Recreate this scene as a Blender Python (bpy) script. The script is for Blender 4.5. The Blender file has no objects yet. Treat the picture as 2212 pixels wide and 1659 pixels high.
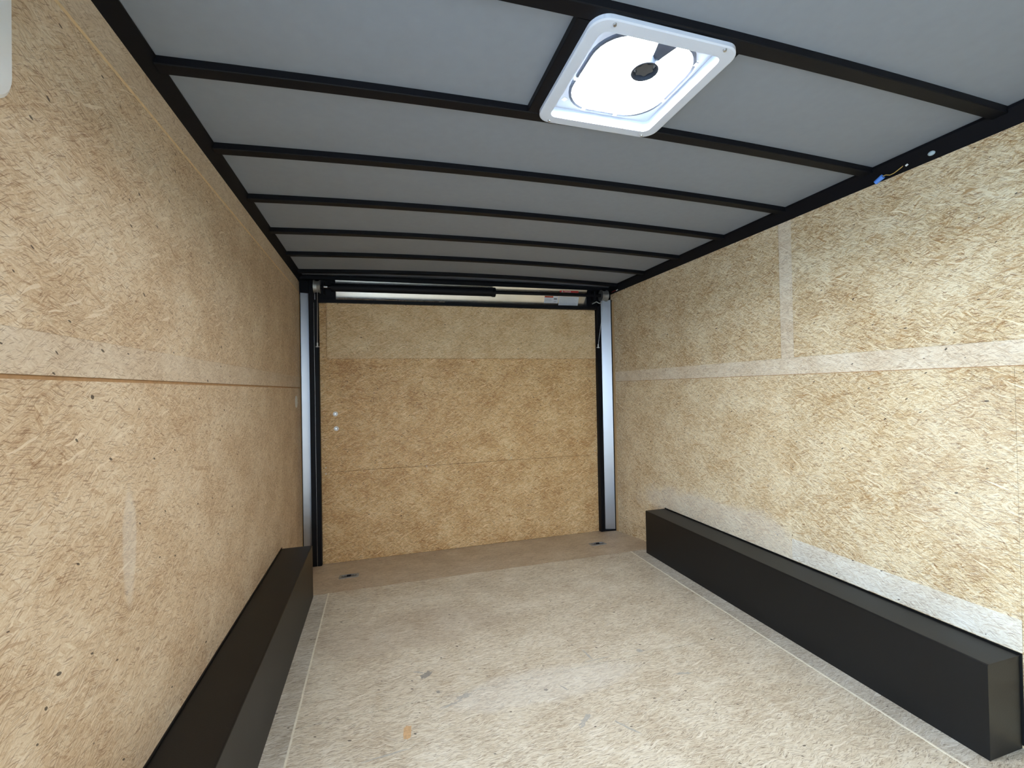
import bpy, bmesh, math, random
from mathutils import Vector, Matrix

random.seed(7)
sc = bpy.context.scene
COL = sc.collection

# ------------------------------------------------------------------ camera
W = 2.46            # interior width, X = 0 is the left wall, Y runs to the ramp door
cam_d = bpy.data.cameras.new('camera')
cam = bpy.data.objects.new('camera', cam_d)
COL.objects.link(cam)
yaw, pit, rol = 0.2879, 0.0100, -0.0193
F = Vector((math.sin(yaw) * math.cos(pit), math.cos(yaw) * math.cos(pit), math.sin(pit)))
R0 = Vector((math.cos(yaw), -math.sin(yaw), 0))
U0 = R0.cross(F)
R = R0 * math.cos(rol) + U0 * math.sin(rol)
U = -R0 * math.sin(rol) + U0 * math.cos(rol)
M = Matrix((R, U, -F)).transposed().to_4x4()
M.translation = Vector((0.5413, -3.2332, 1.1604))
cam.matrix_world = M
cam_d.sensor_fit = 'HORIZONTAL'
cam_d.sensor_width = 36.0
cam_d.lens = 963.5 / 2212.0 * 36.0
cam_d.clip_start = 0.02
sc.camera = cam

# ------------------------------------------------------------------ world, daylight, exposure
wd = bpy.data.worlds.new('overcast_sky')
sc.world = wd
wd.use_nodes = True
bg = wd.node_tree.nodes['Background']
bg.inputs['Color'].default_value = (0.60, 0.79, 1.0, 1)
bg.inputs['Strength'].default_value = 1.0


def portal(name, loc, rot, sx, sy):
    d = bpy.data.lights.new(name, 'AREA')
    d.shape = 'RECTANGLE'
    d.size, d.size_y = sx, sy
    d.cycles.is_portal = True
    o = bpy.data.objects.new(name, d)
    COL.objects.link(o)
    o.location = loc
    o.rotation_euler = rot
    return o


DY0, DY1, DZ1 = -4.30, -2.72, 1.90      # side entry door opening in the left wall, behind the camera
portal('daylight_doorway', (-0.05, (DY0 + DY1) / 2, DZ1 / 2), (0, math.radians(-90), 0), DZ1, DY1 - DY0)

FX0, FX1 = 0.25, 1.00         # added front opening, unseen behind the camera, to brighten the far end
portal('daylight_added_front', ((FX0 + FX1) / 2, -5.62, 0.93), (math.radians(-90), 0, 0), FX1 - FX0, 1.86)
LID = 7.6                   # emission put into the vent lid in place of sun, sky = 1
sc.view_settings.view_transform = 'Standard'
sc.view_settings.look = 'None'
sc.view_settings.gamma = 1.0
sc.view_settings.use_curve_mapping = False
sc.view_settings.exposure = 3.62
sc.cycles.use_denoising = True
try:
    sc.cycles.denoiser = 'OPENIMAGEDENOISE'
    sc.cycles.denoising_input_passes = 'RGB_ALBEDO_NORMAL'
except Exception:
    pass
sc.cycles.max_bounces = 5
sc.cycles.diffuse_bounces = 5
sc.cycles.use_light_tree = False
sc.cycles.glossy_bounces = 3
sc.cycles.transmission_bounces = 6
sc.cycles.adaptive_threshold = 0.04
sc.cycles.adaptive_min_samples = 16
sc.cycles.time_limit = 1000
sc.cycles.sample_clamp_indirect = 6.0


# ------------------------------------------------------------------ materials
class NT:
    """small helper round one material's node tree"""

    def __init__(self, name):
        self.m = bpy.data.materials.new(name)
        self.m.use_nodes = True
        self.t = self.m.node_tree
        self.b = self.t.nodes['Principled BSDF']

    def n(self, kind, **kw):
        nd = self.t.nodes.new(kind)
        for k, v in kw.items():
            setattr(nd, k, v)
        return nd

    def l(self, a, b):
        self.t.links.new(a, b)

    def put(self, sock, v):
        if hasattr(v, 'is_output'):
            self.l(v, sock)
        else:
            sock.default_value = v

    def math(self, op, a, b=0.0, clamp=False):
        nd = self.n('ShaderNodeMath', operation=op)
        nd.use_clamp = clamp
        self.put(nd.inputs[0], a)
        self.put(nd.inputs[1], b)
        return nd.outputs[0]

    def mix(self, f, a, b, mode='MIX'):
        nd = self.n('ShaderNodeMix', data_type='RGBA', blend_type=mode)
        self.put(nd.inputs[0], f)
        self.put(nd.inputs[6], a)
        self.put(nd.inputs[7], b)
        return nd.outputs[2]

    def ramp(self, f, stops, interp='LINEAR'):
        nd = self.n('ShaderNodeValToRGB')
        nd.color_ramp.interpolation = interp
        e = nd.color_ramp.elements
        while len(e) < len(stops):
            e.new(0.5)
        for i, (p, c) in enumerate(stops):
            e[i].position = p
            e[i].color = (*c, 1) if len(c) == 3 else c
        self.put(nd.inputs[0], f)
        return nd.outputs[0]

    def smooth(self, v, lo, hi):
        nd = self.n('ShaderNodeMapRange', interpolation_type='SMOOTHSTEP')
        self.put(nd.inputs['Value'], v)
        nd.inputs['From Min'].default_value = lo
        nd.inputs['From Max'].default_value = hi
        return nd.outputs[0]

    def noise(self, vec, scale, detail=2.0, rough=0.5):
        nd = self.n('ShaderNodeTexNoise')
        self.l(vec, nd.inputs['Vector'])
        nd.inputs['Scale'].default_value = scale
        nd.inputs['Detail'].default_value = detail
        nd.inputs['Roughness'].default_value = rough
        return nd.outputs['Fac'], nd.outputs['Color']


def hexc(r, g, b):
    f = lambda c: ((c / 255 + 0.055) / 1.055) ** 2.4 if c / 255 > 0.04045 else c / 255 / 12.92
    return (f(r), f(g), f(b), 1)


def simple(name, col, rough=0.5, metal=0.0, spec=0.5, bump=0.0, bscale=200.0, var=0.0, vscale=8.0):
    k = NT(name)
    b = k.b
    b.inputs['Roughness'].default_value = rough
    b.inputs['Metallic'].default_value = metal
    b.inputs['Specular IOR Level'].default_value = spec
    tc = k.n('ShaderNodeTexCoord').outputs['Object']
    f, c = k.noise(tc, vscale, 1.0, 0.6)
    fac = k.math('MULTIPLY', k.math('SUBTRACT', f, 0.5), var * 2)
    nd = k.n('ShaderNodeHueSaturation')
    nd.inputs['Color'].default_value = (*col[:3], 1)
    k.l(k.math('ADD', fac, 1.0), nd.inputs['Value'])
    k.l(nd.outputs[0], b.inputs['Base Color'])
    if bump:
        f2, _ = k.noise(tc, bscale, 2.0)
        bp = k.n('ShaderNodeBump')
        bp.inputs['Strength'].default_value = bump
        bp.inputs['Distance'].default_value = 0.002
        k.l(f2, bp.inputs['Height'])
        k.l(bp.outputs[0], b.inputs['Normal'])
    return k.m


def osb(name, axes, light, mid, dark, deep, seed=0.0, grey=0.0, contrast=1.0, bias=0.0, blobs=(), macro=0.23, fan=1.0, fibre=1.0):
    """sanded oriented strand board. axes: which two object axes span the sheet ('XZ', 'YZ', 'XY')"""
    k = NT(name)
    b = k.b
    tc = k.n('ShaderNodeTexCoord').outputs['Object']
    sep = k.n('ShaderNodeSeparateXYZ')
    k.l(tc, sep.inputs[0])
    ia, ib = 'XYZ'.index(axes[0]), 'XYZ'.index(axes[1])
    cb = k.n('ShaderNodeCombineXYZ')
    k.l(sep.outputs[ia], cb.inputs[0])
    k.l(sep.outputs[ib], cb.inputs[1])
    uv0 = cb.outputs[0]

    def noise2(vec, scale, detail):
        nd = k.n('ShaderNodeTexNoise', noise_dimensions='2D')
        k.l(vec, nd.inputs['Vector'])
        nd.inputs['Scale'].default_value = scale
        nd.inputs['Detail'].default_value = detail
        nd.inputs['Roughness'].default_value = 0.6
        return nd.outputs['Fac'], nd.outputs['Color']
    # warp: the grain leans one way or another from flake to flake
    _, wc = noise2(uv0, 12.0, 1.0)
    vs = k.n('ShaderNodeVectorMath', operation='MULTIPLY_ADD')
    k.l(wc, vs.inputs[0])
    vs.inputs[1].default_value = (0.027, 0.027, 0)
    k.l(uv0, vs.inputs[2])
    uv = vs.outputs[0]

    def flakes(ang, ln, wdt, off, vec=None):
        mp = k.n('ShaderNodeMapping', vector_type='TEXTURE')
        mp.inputs['Location'].default_value = (off * 3.7 + seed, off * 1.9 - seed, 0)
        mp.inputs['Rotation'].default_value = (0, 0, math.radians(ang))
        mp.inputs['Scale'].default_value = (ln, wdt, 1)
        k.l(uv if vec is None else vec, mp.inputs[0])
        vo = k.n('ShaderNodeTexVoronoi', voronoi_dimensions='2D')
        vo.inputs['Scale'].default_value = 1.0
        k.l(mp.outputs[0], vo.inputs['Vector'])
        sp = k.n('ShaderNodeSeparateColor')
        k.l(vo.outputs['Color'], sp.inputs[0])
        return sp.outputs[0], sp.outputs[1], vo.outputs['Distance']

    def fmix(f, a, b_):
        nd = k.n('ShaderNodeMix', data_type='FLOAT')
        k.put(nd.inputs[0], f)
        k.put(nd.inputs[2], a)
        k.put(nd.inputs[3], b_)
        return nd.outputs[0]

    val = None
    for i, (ang, thr) in enumerate([(3, -1), (-42, .52), (33, .60)]):
        ang *= fan
        tone, pick, _ = flakes(ang, .034, .0052, i + 1.3)
        streak, _, _ = flakes(ang, .014, .0011, i + 5.1)
        both = fmix(.46, tone, streak)
        val = both if val is None else fmix(k.math('GREATER_THAN', pick, thr), val, both)
    # fibre grain, then the drift of the sheet
    ff, _ = noise2(uv, 260.0, 0.0)
    fm, _ = noise2(uv0, 5.0, 2.5)
    v = k.math('MULTIPLY_ADD', val, 0.72 * contrast)
    v.node.inputs[2].default_value = 0.5 + bias - 0.36 * contrast - 0.16 * contrast * fibre - macro
    v2 = k.math('MULTIPLY_ADD', ff, 0.32 * contrast * fibre)
    k.l(v, v2.node.inputs[2])
    v3 = k.math('MULTIPLY_ADD', fm, macro * 2)
    k.l(v2, v3.node.inputs[2])
    v = v3
    col = k.ramp(v, [(0.04, dark[:3]), (0.42, mid[:3]), (0.84, light[:3])])
    # thin dark strokes (flake edges), a few long brown strands and a few pale ones
    for i, (ang, ln, wdt, thr, op, c) in enumerate([(-10, .015, .0013, .80, .80, deep), (30, .012, .0012, .84, .75, deep),
                                                   (-16, .055, .0060, .972, .75, dark), (21, .050, .0042, .975, .9, (light[0] * 1.06, light[1] * 1.06, light[2] * 1.08, 1))]):
        r, g, d = flakes(ang * fan, ln, wdt, 11.7 + i * 2.1)
        mk = k.math('MULTIPLY', k.math('GREATER_THAN', k.math('SUBTRACT', g, k.math('MULTIPLY', fm, .30 if i < 2 else 0)), thr - (.15 if i < 2 else 0)), k.math('MULTIPLY', r, op * contrast), clamp=True)
        col = k.mix(mk, col, c)
    # small bark specks
    mp = k.n('ShaderNodeMapping', vector_type='TEXTURE')
    mp.inputs['Rotation'].default_value = (0, 0, math.radians(-24))
    mp.inputs['Location'].default_value = (seed, seed * 2, 0)
    mp.inputs['Scale'].default_value = (.105, .052, 1)
    k.l(uv, mp.inputs[0])
    vo = k.n('ShaderNodeTexVoronoi', voronoi_dimensions='2D')
    vo.inputs['Scale'].default_value = 1.0
    k.l(mp.outputs[0], vo.inputs['Vector'])
    sp = k.n('ShaderNodeSeparateColor')
    k.l(vo.outputs['Color'], sp.inputs[0])
    mk = k.math('MULTIPLY', k.math('LESS_THAN', vo.outputs['Distance'], k.math('MULTIPLY', sp.outputs[0], 0.056)), k.math('GREATER_THAN', sp.outputs[1], 0.55))
    col = k.mix(k.math('MULTIPLY', mk, 0.85), col, (0.040, 0.026, 0.020, 1))
    if grey:
        hs = k.n('ShaderNodeHueSaturation')
        hs.inputs['Saturation'].default_value = 1 - grey
        k.l(col, hs.inputs['Color'])
        col = hs.outputs[0]
    # wide dusty patches with a ragged edge: sheet centre, half sizes, colour, strength
    for (cx, cy, rx, ry, c, op) in blobs:
        mp = k.n('ShaderNodeMapping', vector_type='TEXTURE')
        mp.inputs['Location'].default_value = (cx, cy, 0)
        mp.inputs['Scale'].default_value = (rx, ry, 1)
        k.l(uv0, mp.inputs[0])
        ln_ = k.n('ShaderNodeVectorMath', operation='LENGTH')
        k.l(mp.outputs[0], ln_.inputs[0])
        q = k.math('MULTIPLY_ADD', fm, 0.9)
        k.l(ln_.outputs['Value'], q.node.inputs[2])
        mk = k.math('MULTIPLY', k.smooth(q, 1.55, 1.20), op)
        col = k.mix(mk, col, hexc(*c))
    k.l(col, b.inputs['Base Color'])
    b.inputs['Roughness'].default_value = 0.52
    b.inputs['Specular IOR Level'].default_value = 0.32
    return k.m


LIGHT, MID, DARK, DEEP = hexc(238, 225, 196), hexc(217, 194, 154), hexc(176, 136, 90), hexc(120, 78, 42)
PALE = (hexc(240, 228, 206), hexc(223, 204, 174), hexc(196, 166, 130), hexc(140, 104, 72))
DUST = (226, 221, 213)
MAT = {}
MAT['osb_right'] = osb('osb_wall_right', 'YZ', LIGHT, MID, DARK, DEEP, seed=1.3, contrast=1.12, blobs=[
    (-2.2, .85, .20, .30, DUST, .08)])
MAT['osb_left'] = osb('osb_wall_left', 'YZ', hexc(232, 216, 192), hexc(210, 185, 154), hexc(176, 142, 110), hexc(118, 80, 54), seed=6.1, macro=.25, contrast=.78, blobs=[
    (-2.03, .84, .028, .13, DUST, .34)])
MAT['osb_right_band'] = osb('osb_planed_right', 'YZ', *PALE, seed=3.7, grey=.10, contrast=.75, bias=.02)
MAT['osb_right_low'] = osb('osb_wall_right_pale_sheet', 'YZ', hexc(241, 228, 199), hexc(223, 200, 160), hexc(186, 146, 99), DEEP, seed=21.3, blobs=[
    (-1.0, 0.33, .80, .16, DUST, .34)])  # sheet paler than its neighbours, lightened further to offset weak light there
MAT['osb_right_pale'] = osb('osb_planed_low', 'YZ', hexc(238, 232, 218), hexc(222, 210, 188), hexc(196, 174, 144), hexc(140, 104, 72), seed=17.7, grey=.15, contrast=.8)
MAT['osb_left_band'] = osb('osb_planed_left', 'YZ', hexc(230, 215, 194), hexc(210, 189, 163), hexc(182, 155, 128), hexc(118, 80, 54), seed=9.4, grey=.04, contrast=.6)
MAT['osb_door'] = osb('osb_ramp_door', 'XZ', hexc(236, 208, 162), hexc(213, 172, 118), hexc(174, 124, 74), DEEP, seed=2.2, contrast=1.1)
MAT['osb_door_cover'] = osb('osb_cover_board', 'XZ', hexc(238, 217, 180), hexc(217, 186, 140), hexc(186, 144, 96), DEEP, seed=12.2, contrast=.8)
MAT['osb_floor'] = osb('osb_floor', 'XY', hexc(230, 221, 204), hexc(209, 195, 171), hexc(176, 154, 128), hexc(112, 88, 68), seed=4.4, grey=.06, contrast=.88, fan=.45, fibre=.5, blobs=[
    (1.15, -1.58, .40, .10, (232, 230, 226), .22), (.60, -1.0, .5, .18, (176, 160, 146), .22)])
MAT['osb_floor_side'] = osb('osb_floor_side', 'XY', hexc(222, 216, 204), hexc(192, 180, 160), hexc(158, 140, 118), hexc(104, 88, 74), seed=8.4, grey=.12, contrast=.8, fan=.45, fibre=.5)
MAT['osb_floor_tail'] = osb('osb_floor_tail', 'XY', hexc(220, 206, 184), hexc(197, 177, 150), hexc(164, 140, 116), hexc(104, 82, 64), seed=5.9, grey=.10, contrast=.7, fan=.45, fibre=.5)
MAT['raw_edge'] = simple('sawn_board_edge', hexc(176, 138, 98), .75, var=.25, vscale=60)
MAT['pale_edge'] = simple('pale_sawn_edge', hexc(232, 204, 160), .65, var=.2, vscale=50)
MAT['dish_metal'] = simple('dull_dish_metal', (0.13, 0.13, 0.13), .45, metal=.2, var=.3, vscale=90)
MAT['ring_metal'] = simple('dull_zinc', (0.30, 0.31, 0.32), .40, metal=.2, var=.3, vscale=90)
MAT['trim_wood'] = simple('pale_trim_wood', hexc(206, 172, 124), .6, var=.15, vscale=40)
MAT['seam_fill'] = simple('pale_seam_line', hexc(232, 224, 206), .7, var=.18, vscale=45)
MAT['black_steel'] = simple('black_painted_steel', (0.0045, 0.005, 0.0075), .50, spec=.17, bump=.05, bscale=90, var=.2)
MAT['box_steel'] = simple('black_textured_steel', (0.005, 0.005, 0.0054), .42, spec=.36, bump=.08, bscale=260, var=.2)
MAT['grey_liner'] = simple('grey_ceiling_liner', (0.260, 0.290, 0.340), .62, spec=.35, bump=.06, bscale=500, var=.05, vscale=30)
MAT['bare_metal'] = simple('galvanized_steel', (0.62, 0.62, 0.62), .34, metal=1.0, bump=.03, bscale=30, var=.12, vscale=6)
MAT['polished_metal'] = simple('polished_aluminium', (0.46, 0.47, 0.50), .30, metal=1.0, bump=.02, bscale=6, var=.08, vscale=3)
MAT['brushed_metal'] = simple('brushed_aluminium', (0.80, 0.79, 0.77), .25, metal=1.0, bump=.02, bscale=8, var=.08, vscale=4)
MAT['drum_metal'] = simple('cast_drum_metal', (0.42, 0.43, 0.42), .45, metal=.85, var=.2, vscale=60)
MAT['cable_metal'] = simple('steel_cable', (0.45, 0.45, 0.45), .4, metal=.8, var=.2, vscale=300)
MAT['skin'] = simple('outer_skin_metal', (0.02, 0.02, 0.022), .5, var=.05)
MAT['white_plastic'] = simple('white_plastic', (0.80, 0.80, 0.80), .35, var=.03, vscale=20)
MAT['grey_plastic'] = simple('smoke_grey_plastic', (0.10, 0.105, 0.115), .35, var=.15, vscale=60)
MAT['pale_grey_plastic'] = simple('pale_grey_plastic', (0.34, 0.36, 0.40), .4, var=.08, vscale=60)
MAT['white_paint'] = simple('white_filler', (0.78, 0.78, 0.76), .6, var=.06, vscale=80)
MAT['label_white'] = simple('label_white', (0.72, 0.74, 0.78), .45, var=.04, vscale=60)
MAT['label_red'] = simple('label_red', hexc(196, 50, 48), .45, var=.05, vscale=60)
MAT['label_orange'] = simple('label_orange_red', hexc(178, 62, 30), .45, var=.05, vscale=60)
MAT['label_ink'] = simple('label_ink', (0.03, 0.03, 0.035), .5, var=.05)
MAT['label_faint'] = simple('label_faint_ink', (0.42, 0.43, 0.47), .5, var=.05)
MAT['blue_plastic'] = simple('blue_plastic', hexc(96, 152, 245), .4, var=.08, vscale=80)
MAT['yellow_wire'] = simple('yellow_wire', hexc(205, 170, 96), .5, var=.1, vscale=80)
MAT['red_wire'] = simple('red_wire', hexc(150, 30, 36), .5, var=.1, vscale=80)
MAT['sealant'] = simple('pale_grey_sealant', hexc(178, 196, 206), .5, var=.1, vscale=120)
MAT['ground'] = simple('pale_concrete', (0.42, 0.42, 0.41), .8, var=.15, vscale=2)

k = NT('translucent_vent_lid')
tr = k.n('ShaderNodeBsdfTranslucent')
tr.inputs['Color'].default_value = (0.92, 0.95, 0.97, 1)
df = k.n('ShaderNodeBsdfDiffuse')
df.inputs['Color'].default_value = (0.85, 0.87, 0.88, 1)
mx = k.n('ShaderNodeMixShader')
mx.inputs[0].default_value = 0.28
k.l(tr.outputs[0], mx.inputs[1])
k.l(df.outputs[0], mx.inputs[2])
em = k.n('ShaderNodeEmission')          # emission built into the lid, standing in for sun on the roof
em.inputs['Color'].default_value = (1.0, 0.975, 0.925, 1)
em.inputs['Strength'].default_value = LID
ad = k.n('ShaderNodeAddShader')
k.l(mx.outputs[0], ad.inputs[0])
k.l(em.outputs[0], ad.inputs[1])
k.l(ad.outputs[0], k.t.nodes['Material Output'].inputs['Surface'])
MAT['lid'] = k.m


def moulding(name, col, through, rough=.4):       # thin white moulding that lets a little of the daylight through
    k = NT(name)
    tr = k.n('ShaderNodeBsdfTranslucent')
    tr.inputs['Color'].default_value = (0.80, 0.88, 0.96, 1)
    mx = k.n('ShaderNodeMixShader')
    mx.inputs[0].default_value = through
    k.b.inputs['Base Color'].default_value = (*col, 1)
    k.b.inputs['Roughness'].default_value = rough
    k.l(k.b.outputs[0], mx.inputs[1])
    k.l(tr.outputs[0], mx.inputs[2])
    k.l(mx.outputs[0], k.t.nodes['Material Output'].inputs['Surface'])
    return k.m


MAT['vent_flange'] = moulding('vent_flange_plastic', (0.66, 0.72, 0.84), .001)
MAT['vent_plate'] = moulding('vent_plate_plastic', (0.56, 0.58, 0.64), .0012)
MAT['vent_curb'] = moulding('vent_curb_plastic', (0.50, 0.74, 0.86), .002)
MAT['vent_ring'] = moulding('vent_ring_plastic', (0.07, 0.085, 0.12), .0003)
MAT['knob_dish'] = moulding('knob_dish_plastic', (0.6, 0.66, 0.72), .012)


# ------------------------------------------------------------------ geometry helpers (all coordinates are in metres, world space)
def link(name, bm, mat, parent=None, smooth=False, bevel=0.0):
    if bevel:
        bmesh.ops.bevel(bm, geom=list(bm.edges), offset=bevel, segments=2, affect='EDGES', profile=0.6)
    bmesh.ops.recalc_face_normals(bm, faces=bm.faces)
    me = bpy.data.meshes.new(name)
    bm.to_mesh(me)
    bm.free()
    if smooth:
        for p in me.polygons:
            p.use_smooth = True
    me.materials.append(MAT[mat] if isinstance(mat, str) else mat)
    o = bpy.data.objects.new(name, me)
    COL.objects.link(o)
    if parent is not None:
        o.parent = parent
        w = parent
        off = Vector((0, 0, 0))
        while w is not None:
            off += w.location
            w = w.parent
        o.location = -off
    return o


def bx(bm, x0, x1, y0, y1, z0, z1, tilt=0.0):
    """a box; tilt lifts it with X like the roof does"""
    vs = []
    for z in (z0, z1):
        for y in (y0, y1):
            for x in (x0, x1):
                vs.append(bm.verts.new((x, y, z + tilt * (x - W / 2))))
    for f in ((0, 1, 3, 2), (4, 5, 7, 6), (0, 1, 5, 4), (2, 3, 7, 6), (0, 2, 6, 4), (1, 3, 7, 5)):
        bm.faces.new([vs[i] for i in f])
    return vs


def box(name, x0, x1, y0, y1, z0, z1, mat, parent=None, bevel=0.0, tilt=0.0):
    bm = bmesh.new()
    bx(bm, x0, x1, y0, y1, z0, z1, tilt)
    return link(name, bm, mat, parent, bevel=bevel)


def prism(bm, pts, axis, a0, a1):
    """polygon in the two other axes, extruded along axis"""
    def mk(p, a):
        return {'X': (a, p[0], p[1]), 'Y': (p[0], a, p[1]), 'Z': (p[0], p[1], a)}[axis]
    lo = [bm.verts.new(mk(p, a0)) for p in pts]
    hi = [bm.verts.new(mk(p, a1)) for p in pts]
    n = len(pts)
    bm.faces.new(lo)
    bm.faces.new(hi[::-1])
    for i in range(n):
        bm.faces.new((lo[i], lo[(i + 1) % n], hi[(i + 1) % n], hi[i]))


def tube(bm, p0, p1, r0, r1=None, n=20):
    p0, p1 = Vector(p0), Vector(p1)
    r1 = r0 if r1 is None else r1
    d = (p1 - p0)
    q = d.to_track_quat('Z', 'Y')
    a, b = [], []
    for i in range(n):
        t = 2 * math.pi * i / n
        c = q @ Vector((math.cos(t), math.sin(t), 0))
        a.append(bm.verts.new(p0 + c * r0))
        b.append(bm.verts.new(p1 + c * r1))
    bm.faces.new(a[::-1])
    bm.faces.new(b)
    for i in range(n):
        bm.faces.new((a[i], a[(i + 1) % n], b[(i + 1) % n], b[i]))


def polytube(bm, pts, r, n=8):
    for i in range(len(pts) - 1):
        tube(bm, pts[i], pts[i + 1], r, n=n)


def rrect(x0, x1, y0, y1, r, n=8):
    out = []
    for cx, cy, a0 in ((x1 - r, y1 - r, 0), (x0 + r, y1 - r, 90), (x0 + r, y0 + r, 180), (x1 - r, y0 + r, 270)):
        for i in range(n + 1):
            a = math.radians(a0 + 90 * i / n)
            out.append((cx + r * math.cos(a), cy + r * math.sin(a)))
    return out


def frame_plate(bm, outer, inner, z0, z1):
    """flat ring between two loops with the same number of points, from z0 to z1"""
    n = len(outer)
    L = [[bm.verts.new((x, y, z)) for (x, y) in loop] for loop in (outer, inner) for z in (z0, z1)]
    o0, o1, i0, i1 = L
    for i in range(n):
        j = (i + 1) % n
        bm.faces.new((o0[i], o0[j], i0[j], i0[i]))
        bm.faces.new((o1[i], i1[i], i1[j], o1[j]))
        bm.faces.new((o0[i], o1[i], o1[j], o0[j]))
        bm.faces.new((i0[i], i0[j], i1[j], i1[i]))


def empty(name, loc):
    o = bpy.data.objects.new(name, None)
    o.empty_display_size = .05
    COL.objects.link(o)
    o.location = loc
    return o


def tag(o, label, cat, group=None):
    o['label'] = label
    o['category'] = cat
    if group:
        o['group'] = group
    return o


def struct(o, label=None, cat=None):
    o['kind'] = 'structure'
    if label:
        o['label'] = label
        o['category'] = cat
    return o


H = 1.952                    # top of the wall boards
YF = -5.6                    # front end of the trailer, behind the camera
YB = -0.45                   # where the floor starts to fall towards the ramp
SL = 0.1108


def floor_z(y):
    return 0.0 if y < YB else -SL * (y - YB)


def bow_z(x):                # underside of the roof bows: shallow arch, a touch higher on the right
    u = (x - W / 2) / (W / 2)
    return 1.985 + .027 * (1 - u * u) + .008 * (x - W / 2)


# ------------------------------------------------------------------ ground outside
box('ground', -40, 40, -40, 40, -.62, -.60, 'ground')
struct(bpy.data.objects['ground'], 'pale concrete ground outside the trailer', 'ground')

# ------------------------------------------------------------------ floor
bm = bmesh.new()
prism(bm, [(YF, -.10), (YF, -.016), (YB, -.016), (.34, floor_z(.34) - .016), (.34, -.19), (YB, -.10)], 'X', -.05, W + .05)
floor = struct(link('floor', bm, 'skin'), 'pale strand board trailer floor that dips at the ramp door', 'floor')


def floor_board(name, x0, x1, y0, y1, mat):
    bm = bmesh.new()
    prism(bm, [(y0, floor_z(y0) - .0155), (y0, floor_z(y0)), (y1, floor_z(y1)), (y1, floor_z(y1) - .0155)], 'X', x0, x1)
    return link(name, bm, mat, floor, bevel=.0008)


GL, GR = .2385, 2.211        # the two pale lines along the floor
for (y0, y1) in ((YF, -3.97), (-3.967, -2.748), (-2.745, -1.5275), (-1.5245, YB)):
    floor_board('floor_board', GL + .003, GR - .003, y0, y1, 'osb_floor')
for (x0, x1) in ((-.01, GL - .003), (GR + .003, W + .01)):
    for (y0, y1) in ((YF, -2.748), (-2.745, YB)):
        floor_board('side_board', x0, x1, y0, y1, 'osb_floor_side')
floor_board('tail_board', -.01, W + .01, YB + .001, .245, 'osb_floor_tail')
for gx in (GL, GR):
    bm = bmesh.new()
    ys = [YF + (YB - YF) * i / 120 for i in range(121)]
    for i in range(120):
        j = random.uniform(-.0007, .0007)
        bx(bm, gx - .0034 + j, gx + .0034 + j, ys[i], ys[i + 1], -.012, .0012)
    link('seam_line', bm, 'seam_fill', floor)

# marks on the floor: a brown patch and grey scuffs
MAT['stain_brown'] = simple('brown_patch', hexc(206, 168, 126), .7, var=.3, vscale=120)
MAT['stain_grey'] = simple('grey_scuff', hexc(180, 174, 164), .7, var=.3, vscale=90)
MAT['stain_dark'] = simple('dark_scuff', hexc(154, 147, 138), .7, var=.3, vscale=90)


def floor_mark(cx, cy, rx, ry, ang, mat, ragged=.3, n=22):
    bm = bmesh.new()
    ca, sa = math.cos(math.radians(ang)), math.sin(math.radians(ang))
    pts = []
    for i in range(n):
        a = 2 * math.pi * i / n
        r = 1 + random.uniform(-ragged, ragged)
        c, s_ = math.cos(a), math.sin(a)
        k_ = (abs(c) ** 4 + abs(s_) ** 4) ** -.25
        px, py = rx * r * c * k_, ry * r * s_ * k_
        pts.append((cx + px * ca - py * sa, cy + px * sa + py * ca))
    z = floor_z(cy)
    prism(bm, pts, 'Z', z + .0001, z + .0005)
    return link('floor_mark', bm, mat, floor)


floor_mark(.612, -1.664, .013, .030, -8, 'stain_brown', .12)
floor_mark(.704, -1.372, .022, .014, 35, 'stain_dark', .4)
floor_mark(.672, -1.345, .018, .004, -30, 'stain_grey', .4)
floor_mark(.825, -1.548, .030, .010, 12, 'stain_grey', .5)
floor_mark(.775, -1.575, .032, .006, 14, 'stain_grey', .5)
floor_mark(.737, -1.492, .006, .008, 0, 'stain_dark', .3)
floor_mark(1.615, -1.497, .012, .011, 0, 'stain_grey', .35)
floor_mark(1.385, -1.452, .004, .045, 8, 'stain_grey', .4)
floor_mark(1.400, -1.497, .060, .0025, 1, 'stain_grey', .4)
floor_mark(1.205, -1.800, .030, .008, 40, 'stain_grey', .5)
floor_mark(1.330, -1.870, .040, .004, -55, 'stain_grey', .4)
floor_mark(1.700, -1.690, .030, .005, -12, 'stain_grey', .5)
floor_mark(.545, -1.740, .060, .003, 4, 'stain_grey', .4)
floor_mark(1.135, -1.610, .007, .006, 0, 'stain_dark', .4)
floor_mark(1.205, -1.620, .018, .003, -60, 'stain_grey', .4)

# ------------------------------------------------------------------ walls
T = .010                     # board thickness


def wall_skin(name, x0, x1, hole=None):
    bm = bmesh.new()
    if hole:
        y0, y1, z1 = hole
        bx(bm, x0, x1, YF, y0, -.15, 2.05)
        bx(bm, x0, x1, y1, .36, -.15, 2.05)
        bx(bm, x0, x1, y0, y1, z1, 2.05)
        bx(bm, x0, x1, y0, y1, -.15, -.016)
    else:
        bx(bm, x0, x1, YF, .36, -.15, 2.05)
    return link(name, bm, 'skin')


wl = struct(wall_skin('wall_left', -.07, -.031, (DY0, DY1, DZ1)), 'left trailer wall lined with strand board', 'wall')
wr = struct(wall_skin('wall_right', W + .031, W + .07), 'right trailer wall lined with strand board', 'wall')


def wboard(wall, y0, y1, z0, z1, mat, name='wall_board', proud=0.0, t=T):
    if wall is wl:
        return box(name, -t + proud, proud, y0, y1, z0, z1, mat, wl)
    return box(name, W - proud, W - proud + t, y0, y1, z0, z1, mat, wr)


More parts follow.
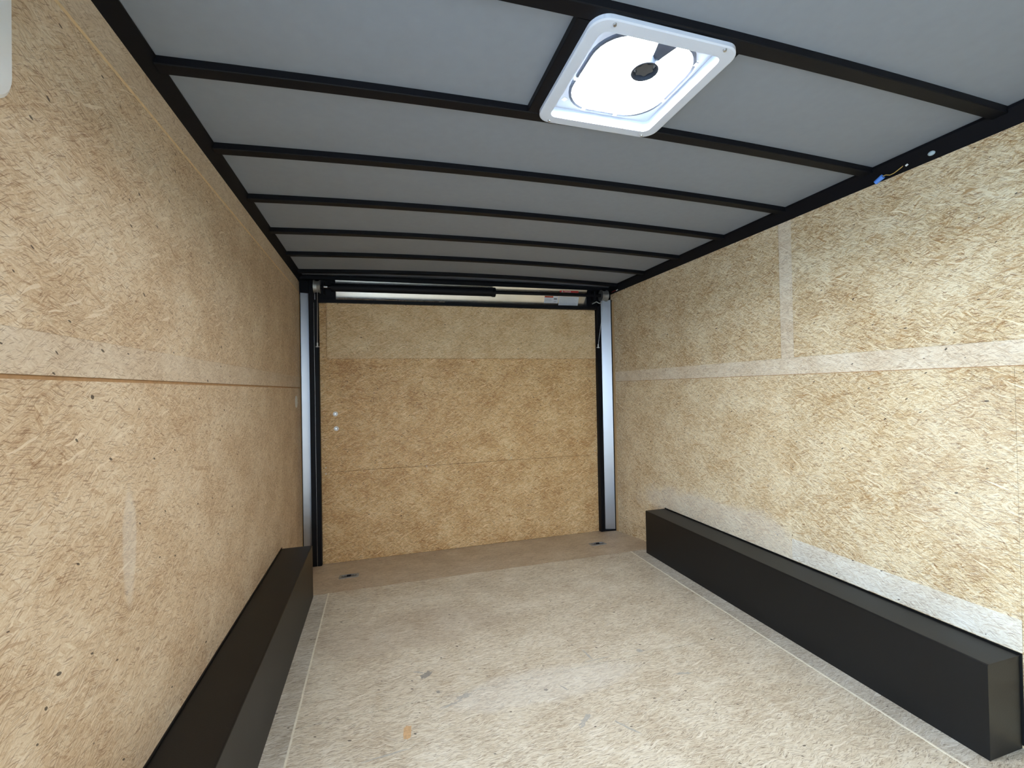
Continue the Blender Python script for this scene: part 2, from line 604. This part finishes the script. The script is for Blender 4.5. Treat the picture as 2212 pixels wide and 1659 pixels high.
# right wall: lower sheets, planed lap, upper sheets with a planed upright lap
wboard(wr, YF, .150, 1.200, 1.204, 'raw_edge', 'sawn_edge', proud=-.0015)
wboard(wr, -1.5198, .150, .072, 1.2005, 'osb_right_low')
wboard(wr, -2.3345, -1.5202, .072, 1.2005, 'osb_right', proud=-.0003)
wboard(wr, -2.3343, -1.5204, .30, .402, 'osb_right_pale', 'planed_lap')
wboard(wr, -4.2, -2.3353, .072, 1.2005, 'osb_right')
wboard(wr, YF, -4.202, .072, 1.2005, 'osb_right')
wboard(wr, -2.95, .150, -.10, .070, 'osb_right', 'wall_strip', proud=-.001)
wboard(wr, YF, -2.952, -.02, .070, 'osb_right', 'wall_strip', proud=-.001)
wboard(wr, -2.95, .150, 1.2035, 1.2835, 'osb_right_band', 'planed_lap', proud=-.0005)
wboard(wr, YF, -2.952, 1.2035, 1.2835, 'osb_right_band', 'planed_lap', proud=-.0005)
wboard(wr, -1.484, .150, 1.2840, H, 'osb_right', proud=.0005)
wboard(wr, -1.5560, -1.4855, 1.2840, H, 'osb_right_band', 'planed_lap', proud=-.0005)
wboard(wr, -3.99, -1.5575, 1.2840, H, 'osb_right', proud=.0005)
wboard(wr, YF, -3.992, 1.2840, H, 'osb_right', proud=.0005)
wboard(wr, .151, .186, -.10, 1.885, 'trim_wood', 'end_strip', proud=.002)
wboard(wr, .151, .205, 1.886, H, 'osb_right', 'end_strip')

# left wall
ZL = 1.190
wboard(wl, -.3897, .205, -.10, ZL, 'osb_left')
wboard(wl, DY1, -.3903, .0, ZL, 'osb_left')
wboard(wl, YF, DY0, .0, ZL, 'osb_left')
wboard(wl, DY1, .205, ZL, ZL + .0075, 'raw_edge', 'sawn_edge', proud=-.003)
wboard(wl, DY1, .205, ZL + .0078, 1.270, 'osb_left_band', 'planed_lap', proud=.0005)
wboard(wl, YF, DY0, ZL + .0005, 1.270, 'osb_left_band', 'planed_lap')
wboard(wl, -.3897, .205, 1.2704, 1.862, 'osb_left')
wboard(wl, DY1, -.3903, 1.2704, 1.862, 'osb_left')
wboard(wl, DY1, .205, 1.8623, 1.869, 'pale_edge', 'sawn_edge', proud=.0008)
wboard(wl, DY1, .205, 1.8692, H, 'osb_left_band', 'planed_lap', proud=-.0004)
wboard(wl, YF, DY0, 1.2715, H, 'osb_left')
wboard(wl, DY0, DY1, DZ1, H, 'osb_left')
wboard(wl, .206, .243, -.10, 1.862, 'trim_wood', 'end_strip', proud=.0005)
wboard(wl, .206, .243, 1.8625, H, 'osb_left', 'end_strip', proud=-.001)

# front end behind the camera
bm = bmesh.new()
for (x0, x1, z0) in ((-.07, FX0, -.15), (FX1, W + .07, -.15), (FX0, FX1, 1.86)):
    bx(bm, x0, x1, YF - .04, YF - .012, z0, 2.05)
fw = struct(link('wall_front', bm, 'skin'), 'front trailer wall behind the viewer', 'wall')
MAT['osb_front'] = osb('osb_front_wall', 'XZ', LIGHT, MID, DARK, DEEP, seed=14.1)
for (x0, x1, z0) in ((0, FX0, 0), (FX1, W, 0), (FX0, FX1, 1.86)):
    box('wall_board', x0, x1, YF - .012, YF, z0, 1.95, 'osb_front', fw)

# ------------------------------------------------------------------ ceiling liner with the vent hole
VX0, VX1, VY0, VY1 = 1.054, 1.398, -2.302, -1.960
bm = bmesh.new()
xs = sorted(set([-.03 + (W + .06) * i / 24 for i in range(25)] + [VX0 - .012, VX1 + .012]))
ysr = [YF - .02, VY0 - .012, VY1 + .012, .36]
for lo in (0, 1):
    pass
grid = {}
for i, x in enumerate(xs):
    for j, y in enumerate(ysr):
        z = bow_z(min(max(x, 0), W)) + .021
        grid[i, j] = (bm.verts.new((x, y, z)), bm.verts.new((x, y, z + .02)))
hole = [(i, 1) for i in range(len(xs) - 1) if xs[i] >= VX0 - .013 and xs[i + 1] <= VX1 + .013]
cells = [(i, j) for i in range(len(xs) - 1) for j in range(3) if (i, j) not in hole]
for (i, j) in cells:
    a, b_, c, d = grid[i, j], grid[i + 1, j], grid[i + 1, j + 1], grid[i, j + 1]
    bm.faces.new((a[0], b_[0], c[0], d[0]))
    bm.faces.new((a[1], d[1], c[1], b_[1]))
    for (p, q, nb) in ((a, b_, (i, j - 1)), (b_, c, (i + 1, j)), (c, d, (i, j + 1)), (d, a, (i - 1, j))):
        if nb not in cells:
            bm.faces.new((p[0], p[1], q[1], q[0]))
struct(link('ceiling', bm, 'grey_liner', smooth=False), 'grey lined trailer ceiling between black roof bows', 'ceiling')

# top rails along both walls
for side in (0, 1):
    bm = bmesh.new()
    if side == 0:
        c = bow_z(0) + .021
        pts = [(-.031, 1.90), (-.0102, 1.90), (-.0102, H + .001), (-.004, H + .001), (.026, c - .004), (.026, c + .0), (-.031, c)]
    else:
        c = bow_z(W) + .021
        pts = [(W + .031, 1.90), (W + .0102, 1.90), (W + .0102, H + .001), (W + .004, H + .001), (W - .018, c - .010), (W - .018, c), (W + .031, c)]
    prism(bm, pts, 'Y', YF, .20)
    struct(link('trim_%d' % (side + 1), bm, 'black_steel'),
           'black steel top rail along the %s wall' % ('left' if side == 0 else 'right'), 'trim')

# ------------------------------------------------------------------ roof bows
ORD = ['black roof bow running along the near edge of the roof vent', 'black roof bow running along the far edge of the roof vent',
       'first black roof bow beyond the roof vent', 'second black roof bow beyond the roof vent', 'third black roof bow beyond the roof vent',
       'fourth black roof bow beyond the roof vent', 'black roof bow right in front of the ramp door header']
for i in range(-2, 7):
    y0 = -2.346 + .401 * i
    if y0 < YF + .1:
        continue
    bm = bmesh.new()
    N = 28
    xa, xb = .020, W - .014
    # hat-shaped section: near face, narrow lip, underside, far face
    sec = [(0, .021), (0, .002), (.002, 0), (.039, 0), (.041, .002), (.041, .021)]
    rings = []
    for s in range(N + 1):
        x = xa + (xb - xa) * s / N
        rings.append([bm.verts.new((x, y0 + py, bow_z(x) + pz)) for (py, pz) in sec])
    for s in range(N):
        for q in range(6):
            bm.faces.new((rings[s][q], rings[s][(q + 1) % 6], rings[s + 1][(q + 1) % 6], rings[s + 1][q]))
    bm.faces.new(rings[0])
    bm.faces.new(rings[-1][::-1])
    o = link('roof_bow', bm, 'black_steel')
    if i >= 0:
        tag(o, ORD[i], 'roof bow', 'black roof bows across the ceiling')
    else:
        tag(o, '%s black roof bow on the near side of the roof vent, over the viewer' % ('first' if i == -1 else 'second'), 'roof bow', 'black roof bows across the ceiling')

for (x0, x1, lab) in ((.990, 1.040, 'short black crosspiece along the left side of the roof vent'),
                      (1.414, 1.447, 'short black crosspiece along the right side of the roof vent')):
    bm = bmesh.new()
    zc = bow_z((x0 + x1) / 2)
    prism(bm, [(x0, zc + .0205), (x0, zc + .003), (x0 + .002, zc + .001), (x1 - .002, zc + .001), (x1, zc + .003), (x1, zc + .0205)], 'Y', -2.304, -1.946)
    tag(link('roof_crosspiece', bm, 'black_steel'), lab, 'crosspiece', 'crosspieces beside the roof vent')

# ------------------------------------------------------------------ roof vent
vent = empty('roof_vent', (1.226, -2.131, 1.998))
tag(vent, 'square white roof vent with glowing lid and grey crank knob', 'vent')
bm = bmesh.new()
NO = 8
outer = rrect(1.022, 1.432, -2.337, -1.925, .045, NO)
inner = rrect(VX0, VX1, VY0, VY1, .022, NO)
n = len(outer)
oin = rrect(1.026, 1.428, -2.333, -1.929, .042, NO)
rows = [[bm.verts.new((x, y, 2.0100)) for x, y in outer], [bm.verts.new((x, y, 2.000)) for x, y in outer], [bm.verts.new((x, y, 1.998)) for x, y in oin],
        [bm.verts.new((x, y, 1.997)) for x, y in inner], [bm.verts.new((x, y, 2.034)) for x, y in inner]]
for a, b_ in zip(rows[:-1], rows[1:]):
    for i in range(n):
        j = (i + 1) % n
        bm.faces.new((a[i], a[j], b_[j], b_[i]))
link('flange', bm, 'vent_flange', vent, smooth=False)
hx0, hx1, hy0, hy1 = 1.082, 1.378, -2.284, -1.981
hole = rrect(hx0, hx1, hy0, hy1, .095, NO)
bm = bmesh.new()
frame_plate(bm, rrect(VX0, VX1, VY0, VY1, .022, NO), hole, 2.030, 2.033)
link('inner_plate', bm, 'vent_plate', vent)
bm = bmesh.new()
frame_plate(bm, rrect(hx0 - .004, hx1 + .004, hy0 - .004, hy1 + .004, .099, NO), rrect(hx0 + .004, hx1 - .004, hy0 + .004, hy1 - .004, .091, NO), 2.0235, 2.031)
link('seal_ring', bm, 'vent_ring', vent)
bm = bmesh.new()
frame_plate(bm, rrect(VX0 - .004, VX1 + .004, VY0 - .004, VY1 + .004, .024, NO), rrect(VX0, VX1, VY0, VY1, .022, NO), 2.030, 2.085)
link('curb', bm, 'vent_curb', vent)
# clips on the ring
for (cx, cy, ax) in ((1.17, hy0, 0), (1.30, hy0, 0), (1.16, hy1, 0), (1.27, hy1, 0), (hx0, -2.10, 1), (hx1, -2.08, 1), (hx1 - .006, -2.235, 1)):
    a, b_ = (.007, .006) if ax == 0 else (.006, .007)
    box('clip', cx - a, cx + a, cy - b_, cy + b_, 2.0225, 2.031, 'white_plastic', vent, bevel=.0015)
# lid
bm = bmesh.new()
NL = 8
lx0, lx1, ly0, ly1 = VX0 - .02, VX1 + .02, VY0 - .02, VY1 + .02
g = {}
for i in range(NL + 1):
    for j in range(NL + 1):
        u, v = i / NL * 2 - 1, j / NL * 2 - 1
        z = 2.088 + .030 * (1 - u ** 4) * (1 - v ** 4)
        g[i, j] = bm.verts.new((lx0 + (lx1 - lx0) * i / NL, ly0 + (ly1 - ly0) * j / NL, z))
for i in range(NL):
    for j in range(NL):
        bm.faces.new((g[i, j], g[i + 1, j], g[i + 1, j + 1], g[i, j + 1]))
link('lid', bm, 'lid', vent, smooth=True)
# crank: housing, collar ring, star knob, lift arm
KX, KY = 1.232, -2.204
bm = bmesh.new()
prism(bm, [(KX - .006, KY + .01), (KX + .020, KY + .012), (KX + .030, KY - .036), (KX + .048, hy0 - .002), (KX - .012, hy0 - .002), (KX + .004, KY - .036)], 'Z', 2.016, 2.030)
link('crank_housing', bm, 'vent_ring', vent, bevel=.002)
knob = None
bm = bmesh.new()
circ = lambda r, n_: [(KX + r * math.cos(2 * math.pi * i / n_), KY + r * math.sin(2 * math.pi * i / n_)) for i in range(n_)]
frame_plate(bm, circ(.036, 48), circ(.0315, 48), 1.998, 2.018)
ring = link('knob', bm, 'vent_ring', vent)
bm = bmesh.new()
star = []
for i in range(72):
    a = 2 * math.pi * i / 72
    r = .0222 + .0036 * math.cos(6 * a)
    star.append((KX + r * math.cos(a), KY + r * math.sin(a)))
prism(bm, star, 'Z', 2.004, 2.016)
link('knob_grip', bm, 'grey_plastic', ring, bevel=.0012)
bm = bmesh.new()
prism(bm, circ(.0318, 40), 'Z', 2.0165, 2.0185)
link('knob_dish', bm, 'knob_dish', ring)
bm = bmesh.new()
prism(bm, [(KX - .01, KY + .02), (KX - .026, KY + .023), (1.185, -2.085), (1.198, -2.083)], 'Z', 2.050, 2.053)
link('lift_arm', bm, 'white_plastic', vent)
for (x, y) in ((1.075, -2.325), (1.382, -2.327), (1.062, -1.940), (1.392, -1.940)):
    bm = bmesh.new()
    tube(bm, (x, y, 1.9935), (x, y, 1.999), .0038, .0052, 12)
    link('screw', bm, 'bare_metal', vent)
# little square sticker in the corner of the plate
bm = bmesh.new()
prism(bm, [(1.078, -1.998), (1.092, -1.992), (1.098, -2.006), (1.084, -2.012)], 'Z', 2.0285, 2.0299)
link('sticker', bm, 'white_plastic', vent)

# ------------------------------------------------------------------ wheel boxes
HB, WB = .292, .160


def wheel_box(name, side, y0, y1, label):
    xa, xb = (0, WB) if side == 0 else (W, W - WB)
    s = 1 if side == 0 else -1
    root = empty(name, ((xa + xb) / 2, (y0 + y1) / 2, 0))
    tag(root, label, 'wheel box', 'black wheel boxes along the walls')
    X = lambda a: xa + s * a

    def bxx(nm, a0, a1, yy0, yy1, z0, z1, bev=.0008):
        p, q = sorted((X(a0), X(a1)))
        return box(nm, p, q, yy0, yy1, z0, z1, 'box_steel', root, bevel=bev)
    # folded sheet: the inner side and the top meet in a rounded fold
    bm = bmesh.new()
    r = .005
    prof = [(WB - .003, .0005), (WB, .0005)]
    for i in range(6):
        a = math.radians(90 * i / 5)
        prof.append((WB - r + r * math.cos(a), HB - r + r * math.sin(a)))
    prof += [(.0045, HB), (.0045, HB - .003), (WB - r, HB - .003), (WB - .003, HB - r)]
    prism(bm, [(X(a), z) for a, z in prof], 'Y', y0, y1)
    link('folded_cover', bm, 'box_steel', root)
    bxx('end_panel', .004, WB - .0035, y0 + .001, y0 + .004, .0005, HB - .0035)
    bxx('end_panel', .004, WB - .0035, y1 - .004, y1 - .001, .0005, HB - .0035)
    bxx('wall_flange', .0003, .0042, y0 - .004, y1 + .003, .01, HB + .006, .0006)
    return root


wheel_box('wheel_box', 0, -2.45, -.472, 'black steel wheel box along the left wall')
wheel_box('wheel_box', 1, -2.330, -.507, 'black steel wheel box along the right wall')

# ------------------------------------------------------------------ rear door frame
YP = .20
TL = .008
fz = floor_z(YP)
fr = empty('door_frame', (W / 2, YP, fz))
tag(fr, 'black steel frame round the ramp door with bare metal corner plates', 'door frame')
# left post: two ribs with a bare metal strip drawing the edge highlight between them
bm = bmesh.new()
prism(bm, [(.064, YP + .05), (.064, YP + .004), (.068, YP), (.0955, YP), (.0975, YP + .003), (.0975, YP + .05)], 'Z', fz + .001, 1.955)
link('post', bm, 'black_steel', fr)
bm = bmesh.new()
prism(bm, [(.0990, YP + .05), (.0990, YP + .003), (.101, YP), (.125, YP), (.128, YP + .004), (.128, YP + .05)], 'Z', fz + .001, 1.820)
link('inner_post', bm, 'black_steel', fr)
box('post_edge_highlight', .0976, .0989, YP + .0012, YP + .04, fz + .002, 1.80, 'bare_metal', fr)
# right post
bm = bmesh.new()
prism(bm, [(2.325, YP + .05), (2.325, YP + .004), (2.328, YP), (2.343, YP), (2.345, YP + .003), (2.345, YP + .05)], 'Z', fz + .001, 1.845)
link('inner_post', bm, 'black_steel', fr)
bm = bmesh.new()
prism(bm, [(2.3465, YP + .06), (2.3465, YP + .006), (2.349, YP + .003), (2.362, YP + .003), (2.3645, YP + .006), (2.3645, YP + .06)], 'Z', fz + .001, 1.878)
link('post', bm, 'black_steel', fr)
# corner plates between the wall boards and the posts, and their black returns
bm = bmesh.new()
prism(bm, [(.0046, .2480), (.100, .2680), (.100, .2710), (.0046, .2510)], 'Z', fz + .001, 1.875)
link('corner_plate', bm, 'polished_metal', fr)
bm = bmesh.new()
prism(bm, [(2.4530, .193), (2.4530, .196), (2.375, .2246), (2.375, .2216)], 'Z', fz + .014, 1.905)
link('corner_plate', bm, 'polished_metal', fr)
box('plate_return', 2.4532, 2.4598, .187, .205, fz + .001, 1.905, 'black_steel', fr)
box('plate_return', .0005, .0045, .2435, .252, fz + .001, 1.885, 'black_steel', fr)
bm = bmesh.new()
prism(bm, [(2.365, YP + .003), (2.452, .190), (2.452, .196), (2.375, .248), (2.365, .248)], 'Z', fz + .001, fz + .012)
link('base_plate', bm, 'black_steel', fr)
# filler behind the posts so that no daylight leaks in
box('leak_filler', -.03, .17, .306, .345, -.12, 2.03, 'black_steel', fr)
box('leak_filler', 2.29, W + .03, .306, .345, -.12, 2.03, 'black_steel', fr)
# header: tube under the roof, bright back plate, lower lip
bm = bmesh.new()
bx(bm, .00, W, YP, .274, 1.976, 2.002, TL)
link('header_tube', bm, 'black_steel', fr, bevel=.002)
bm = bmesh.new()
bx(bm, .128, 2.345, YP + .004, .300, 1.812, 1.8365, TL)
link('header_lip', bm, 'black_steel', fr, bevel=.0015)
LEAN = -.42                  # the bright plate leans forward at its top


def lean(o):
    for v in o.data.vertices:
        v.co.y += LEAN * (v.co.z - 1.8366 - TL * (v.co.x - W / 2))
    return o


PY = .268
lean(box('header_plate', .243, 2.243, PY, PY + .003, 1.8368, 1.9755, 'brushed_metal', fr, tilt=TL))
box('header_back', -.02, W + .02, .275, .305, 1.80, 2.055, 'black_steel', fr, tilt=TL)
box('header_end', .128, .2425, .228, .274, 1.838, 1.9755, 'black_steel', fr, tilt=TL)
box('header_end', 2.2435, 2.345, .228, .274, 1.838, 1.9755, 'black_steel', fr, tilt=TL)


def label_plate(nm, x0, x1, z0, z1, mat, lab):
    o = lean(box(nm, x0, x1, PY - .0009, PY - .0002, z0, z1, mat, fr, tilt=TL))
    o['label'] = lab
    return o


def T2(x):                   # lift of the tilted header at x
    return TL * (x - W / 2)


def words(txt, x, z, size, mat, parent, y=.2666):
    cu = bpy.data.curves.new('lettering', 'FONT')
    cu.body = txt
    cu.size = size
    cu.extrude = .0002
    cu.align_x = 'LEFT'
    tmp = bpy.data.objects.new('tmp', cu)
    COL.objects.link(tmp)
    bpy.context.view_layer.update()
    me = bpy.data.meshes.new_from_object(tmp.evaluated_get(bpy.context.evaluated_depsgraph_get()))
    bpy.data.objects.remove(tmp)
    bpy.data.curves.remove(cu)
    me.transform(Matrix.Translation((x, y, z)) @ Matrix.Rotation(math.radians(90), 4, 'X'))
    me.name = 'lettering'
    for v in me.vertices:
        v.co.y += LEAN * (v.co.z - 1.8366 - TL * (v.co.x - W / 2))
    me.materials.clear()
    me.materials.append(MAT[mat])
    o = bpy.data.objects.new('lettering', me)
    COL.objects.link(o)
    o.parent = parent
    off = Vector((0, 0, 0))
    w = parent
    while w is not None:
        off += w.location
        w = w.parent
    o.location = -off
    return o


# danger sticker above the shaft
Zd = 1.9575
dl = label_plate('danger_sticker', 1.995, 2.165, Zd - .006, Zd + .0075, 'label_red', 'red danger sticker with white lettering')
words('DANGER', 2.036, Zd - .0052 + T2(2.08), .0150, 'label_white', dl)
bm = bmesh.new()
zt = Zd + T2(2.0)
prism(bm, [(2.008, zt - .005), (2.030, zt - .005), (2.019, zt + .006)], 'Y', PY - .0016, PY - .001)
lean(link('warning_triangle', bm, 'label_white', dl))
# caution sticker with a red-orange heading, and the plain white one
cl = label_plate('warning_sticker', 1.866, 1.990, 1.8650, 1.9195, 'label_white', 'white sticker with a rust red heading and small print')
lean(box('heading', 1.867, 1.943, PY - .0016, PY - .001, 1.9075, 1.9190, 'label_orange', cl, tilt=TL))
lean(box('print_block', 1.950, 1.978, PY - .0016, PY - .001, 1.8950, 1.9015, 'label_ink', cl, tilt=TL))
for i in range(4):
    lean(box('print_line', 1.870, 1.936 - .01 * (i % 2), PY - .0016, PY - .001, 1.899 - i * .0065, 1.9015 - i * .0065, 'label_faint', cl, tilt=TL))
for i in range(2):
    lean(box('print_line', 1.951, 1.976, PY - .0016, PY - .001, 1.8805 - i * .007, 1.883 - i * .007, 'label_faint', cl, tilt=TL))
wlb = label_plate('notice_sticker', 1.998, 2.176, 1.8505, 1.9195, 'label_white', 'plain white sticker with faint print')
for i in range(7):
    lean(box('print_line', 2.004, 2.160 - .012 * ((i * 5) % 3), PY - .0016, PY - .001, 1.9105 - i * .0078, 1.9122 - i * .0078, 'label_faint', wlb, tilt=TL))

# ------------------------------------------------------------------ ramp door
door = struct(box('door_1', .10, 2.36, .262, .2945, fz - .02, 1.83, 'skin'), 'closed ramp door faced with strand board', 'door')
box('door_board', .1285, 2.3245, .243, .262, floor_z(.243) + .0008, .5795, 'osb_door', door, bevel=.0008)
box('door_board', .1285, 2.3245, .2405, .262, .5815, 1.835, 'osb_door', door, bevel=.0008)
bm = bmesh.new()
bx(bm, .1785, 2.318, .2245, .2403, 1.402, 1.8125)
link('cover_board', bm, 'osb_door_cover', door, bevel=.0015)
for (x, z) in ((.228, 1.000), (.2325, .893)):
    bm = bmesh.new()
    tube(bm, (x, .2403, z), (x, .2375, z), .0175, .0165, 24)
    b1 = link('washer', bm, 'white_plastic', door)
    bm = bmesh.new()
    tube(bm, (x, .2376, z), (x, .2335, z), .0095, .0065, 16)
    link('bolt_head', bm, 'bare_metal', b1)
for (x, z) in ((.158, .615), (.158, .570), (2.30, .612), (.875, .578), (1.55, .60)):
    bm = bmesh.new()
    tube(bm, (x, .2426, z), (x, .239, z), .0045, .0035, 10)
    link('screw', bm, 'bare_metal', door)

# ------------------------------------------------------------------ ramp lift spring on its shaft with drums and cables
sp = empty('ramp_spring', (W / 2, .19, 1.92))
tag(sp, 'black ramp door lift spring on a shaft with cable drums', 'spring assembly')
YS = .178
ZS = lambda x: 1.9210 + .012 * (x - W / 2)
bm = bmesh.new()
N = 12
tube(bm, (.22, YS, ZS(.22)), (1.405, YS, ZS(1.405)), .030, .033, 28)
spr = link('spring_sleeve', bm, 'black_steel', sp, smooth=False)
bm = bmesh.new()
tube(bm, (1.400, YS, ZS(1.40)), (1.425, YS, ZS(1.425)), .037, .037, 28)
link('sleeve_collar', bm, 'black_steel', sp)
bm = bmesh.new()
tube(bm, (.09, YS, ZS(.09)), (2.43, YS, ZS(2.43)), .0135, n=20)
link('shaft', bm, 'black_steel', sp)


def drum(x0, x1):
    bm = bmesh.new()
    xm0, xm1 = x0 + .006, x1 - .006
    tube(bm, (x0, YS, ZS(x0)), (xm0, YS, ZS(x0)), .047, .046, 32)
    tube(bm, (xm0, YS, ZS(x0)), ((x0 + x1) / 2, YS, ZS(x0)), .042, .0385, 32)
    tube(bm, ((x0 + x1) / 2, YS, ZS(x0)), (xm1, YS, ZS(x0)), .0385, .042, 32)
    tube(bm, (xm1, YS, ZS(x0)), (x1, YS, ZS(x0)), .046, .047, 32)
    return link('cable_drum', bm, 'drum_metal', sp)


drum(.103, .148)
drum(2.352, 2.408)
for (xa, za, xb, zb) in ((.132, 1.89, .1205, 1.502), (2.362, 1.90, 2.326, 1.512)):
    bm = bmesh.new()
    tube(bm, (xa, .135, za), (xb, .19, zb), .0019, n=8)
    link('lift_cable', bm, 'cable_metal', sp)
    bm = bmesh.new()
    tube(bm, (xb, .19, zb + .01), (xb, .192, zb - .022), .0048, .0055, 10)
    tube(bm, (xb - .012, .194, zb - .018), (xb + .014, .194, zb - .018), .004, n=10)
    link('cable_end', bm, 'bare_metal', sp)
# bearing brackets
for x0 in (.165, 2.285):
    bm = bmesh.new()
    z = ZS(x0)
    prism(bm, [(.150, z - .035), (.195, z - .05), (.2275, z - .05), (.2275, z + .040), (.155, z + .034)], 'X', x0, x0 + .008)
    link('bearing_bracket', bm, 'black_steel', sp, bevel=.001)
bm = bmesh.new()
tube(bm, (.172, .146, 1.902), (.196, .146, 1.902), .0075, n=12)
link('set_screw', bm, 'bare_metal', sp)
bm = bmesh.new()
polytube(bm, [(2.262, .160, 1.858), (2.300, .155, 1.876), (2.325, .150, 1.862), (2.345, .150, 1.874)], .0045, 8)
link('spring_lever', bm, 'drum_metal', sp)

# ------------------------------------------------------------------ tie-down rings in the tail of the floor


def tie_down(x, y, label, ang):
    z = floor_z(y)
    root = empty('tie_down_ring', (x, y, z))
    tag(root, label, 'tie-down ring', 'recessed tie-down rings near the ramp door')
    q = Matrix.Translation((x, y, z)) @ Matrix.Rotation(-math.atan(SL), 4, 'X') @ Matrix.Rotation(math.radians(ang), 4, 'Z')

    def add(nm, bm, mat, bev=0):
        bmesh.ops.transform(bm, matrix=q, verts=bm.verts)
        return link(nm, bm, mat, root, bevel=bev)
    bm = bmesh.new()
    frame_plate(bm, rrect(-.060, .060, -.040, .040, .012, 5), rrect(-.046, .046, -.026, .026, .010, 5), .0004, .0032)
    add('rim', bm, 'ring_metal')
    bm = bmesh.new()
    prism(bm, rrect(-.046, .046, -.026, .026, .010, 5), 'Z', .0003, .0012)
    add('dish', bm, 'dish_metal')
    bm = bmesh.new()
    pts = [(.036 * math.cos(a), .019 * math.sin(a), .0052) for a in [math.pi * i / 14 - .0 for i in range(15)]]
    polytube(bm, pts, .0036, 8)
    add('ring', bm, 'ring_metal')
    bm = bmesh.new()
    bx(bm, -.012, .012, -.008, .004, .001, .009)
    add('saddle', bm, 'black_steel', .001)
    return root


tie_down(.330, -.150, 'small recessed metal tie-down ring near the left door post', 0)
tie_down(2.108, -.150, 'small recessed metal tie-down ring near the right door post', 0)

# ------------------------------------------------------------------ small things on the walls and rails
# white fixture on the left wall at the picture's edge
bm = bmesh.new()
pts = rrect(-2.63, -2.373, 1.596, 1.93, .045, 8)
rings = []
for (ins, x) in ((0, .0012), (0, .010), (.004, .014)):
    cy, cz = -2.5015, 1.763
    rings.append([bm.verts.new((x, cy + (py - cy) * (1 - ins / .13), cz + (pz - cz) * (1 - ins / .14))) for py, pz in pts])
n = len(pts)
for a, b_ in zip(rings[:-1], rings[1:]):
    for i in range(n):
        bm.faces.new((a[i], a[(i + 1) % n], b_[(i + 1) % n], b_[i]))
bm.faces.new(rings[0])
bm.faces.new(rings[-1][::-1])
tag(link('wall_fixture', bm, 'white_plastic'), 'white plastic wall fixture with rounded corners high on the left wall', 'wall fixture')

# white filler patch on the left wall beside the door frame
bm = bmesh.new()
pts = [(.015, 1.064), (.060, 1.058), (.085, 1.072), (.098, 1.092), (.090, 1.104), (.096, 1.115), (.080, 1.132), (.045, 1.140), (.018, 1.134), (.010, 1.10)]
prism(bm, pts, 'X', .0002, .0024)
tag(link('filler_patch', bm, 'white_paint'), 'small white filler patch on the left wall beside the door frame', 'patch')

# blue wire connector with its yellow wire on the right rail
wire = empty('wire_connector', (W - .012, -1.93, 1.958))
tag(wire, 'blue wire connector with a yellow wire peeping over the right wall', 'wire connector')
bm = bmesh.new()
tube(bm, (W - .010, -1.950, 1.953), (W - .010, -1.978, 1.966), .0080, .0095, 14)
link('connector', bm, 'blue_plastic', wire)
bm = bmesh.new()
polytube(bm, [(W - .010, -1.977, 1.966), (W - .010, -1.988, 1.967), (W - .008, -2.002, 1.960), (W - .006, -2.015, 1.962), (W - .004, -2.038, 1.972), (W - .003, -2.058, 1.981)], .0016, 8)
link('wire', bm, 'yellow_wire', wire)
# sealant blob and shreds
bm = bmesh.new()
bmesh.ops.create_uvsphere(bm, u_segments=16, v_segments=10, radius=1)
bmesh.ops.transform(bm, matrix=Matrix.Translation((W - .006, -2.137, 1.976)) @ Matrix.Diagonal((.008, .0115, .008, 1)), verts=bm.verts)
bx(bm, W - .009, W - .004, -2.150, -2.115, 1.9855, 1.9885)
tag(link('sealant_blob', bm, 'sealant'), 'pale grey sealant blob on the right top rail', 'sealant')
bm = bmesh.new()
tube(bm, (W - .006, -2.055, 1.9705), (W - .006, -2.062, 1.9735), .0035, n=10)
tag(link('rivet', bm, 'white_plastic'), 'tiny bright rivet on the right top rail beside the yellow wire', 'rivet')
# red wire end near the right drum
rw = empty('wire_end', (W - .004, .08, 1.952))
tag(rw, 'short red wire with white tip above the right wall near the cable drum', 'wire')
bm = bmesh.new()
polytube(bm, [(W - .006, .17, 1.966), (W - .008, .13, 1.968), (W - .006, .09, 1.965)], .0028, 8)
link('wire', bm, 'red_wire', rw)
bm = bmesh.new()
tube(bm, (W - .006, .092, 1.965), (W - .005, .072, 1.968), .0042, .0036, 10)
link('tip', bm, 'white_plastic', rw)
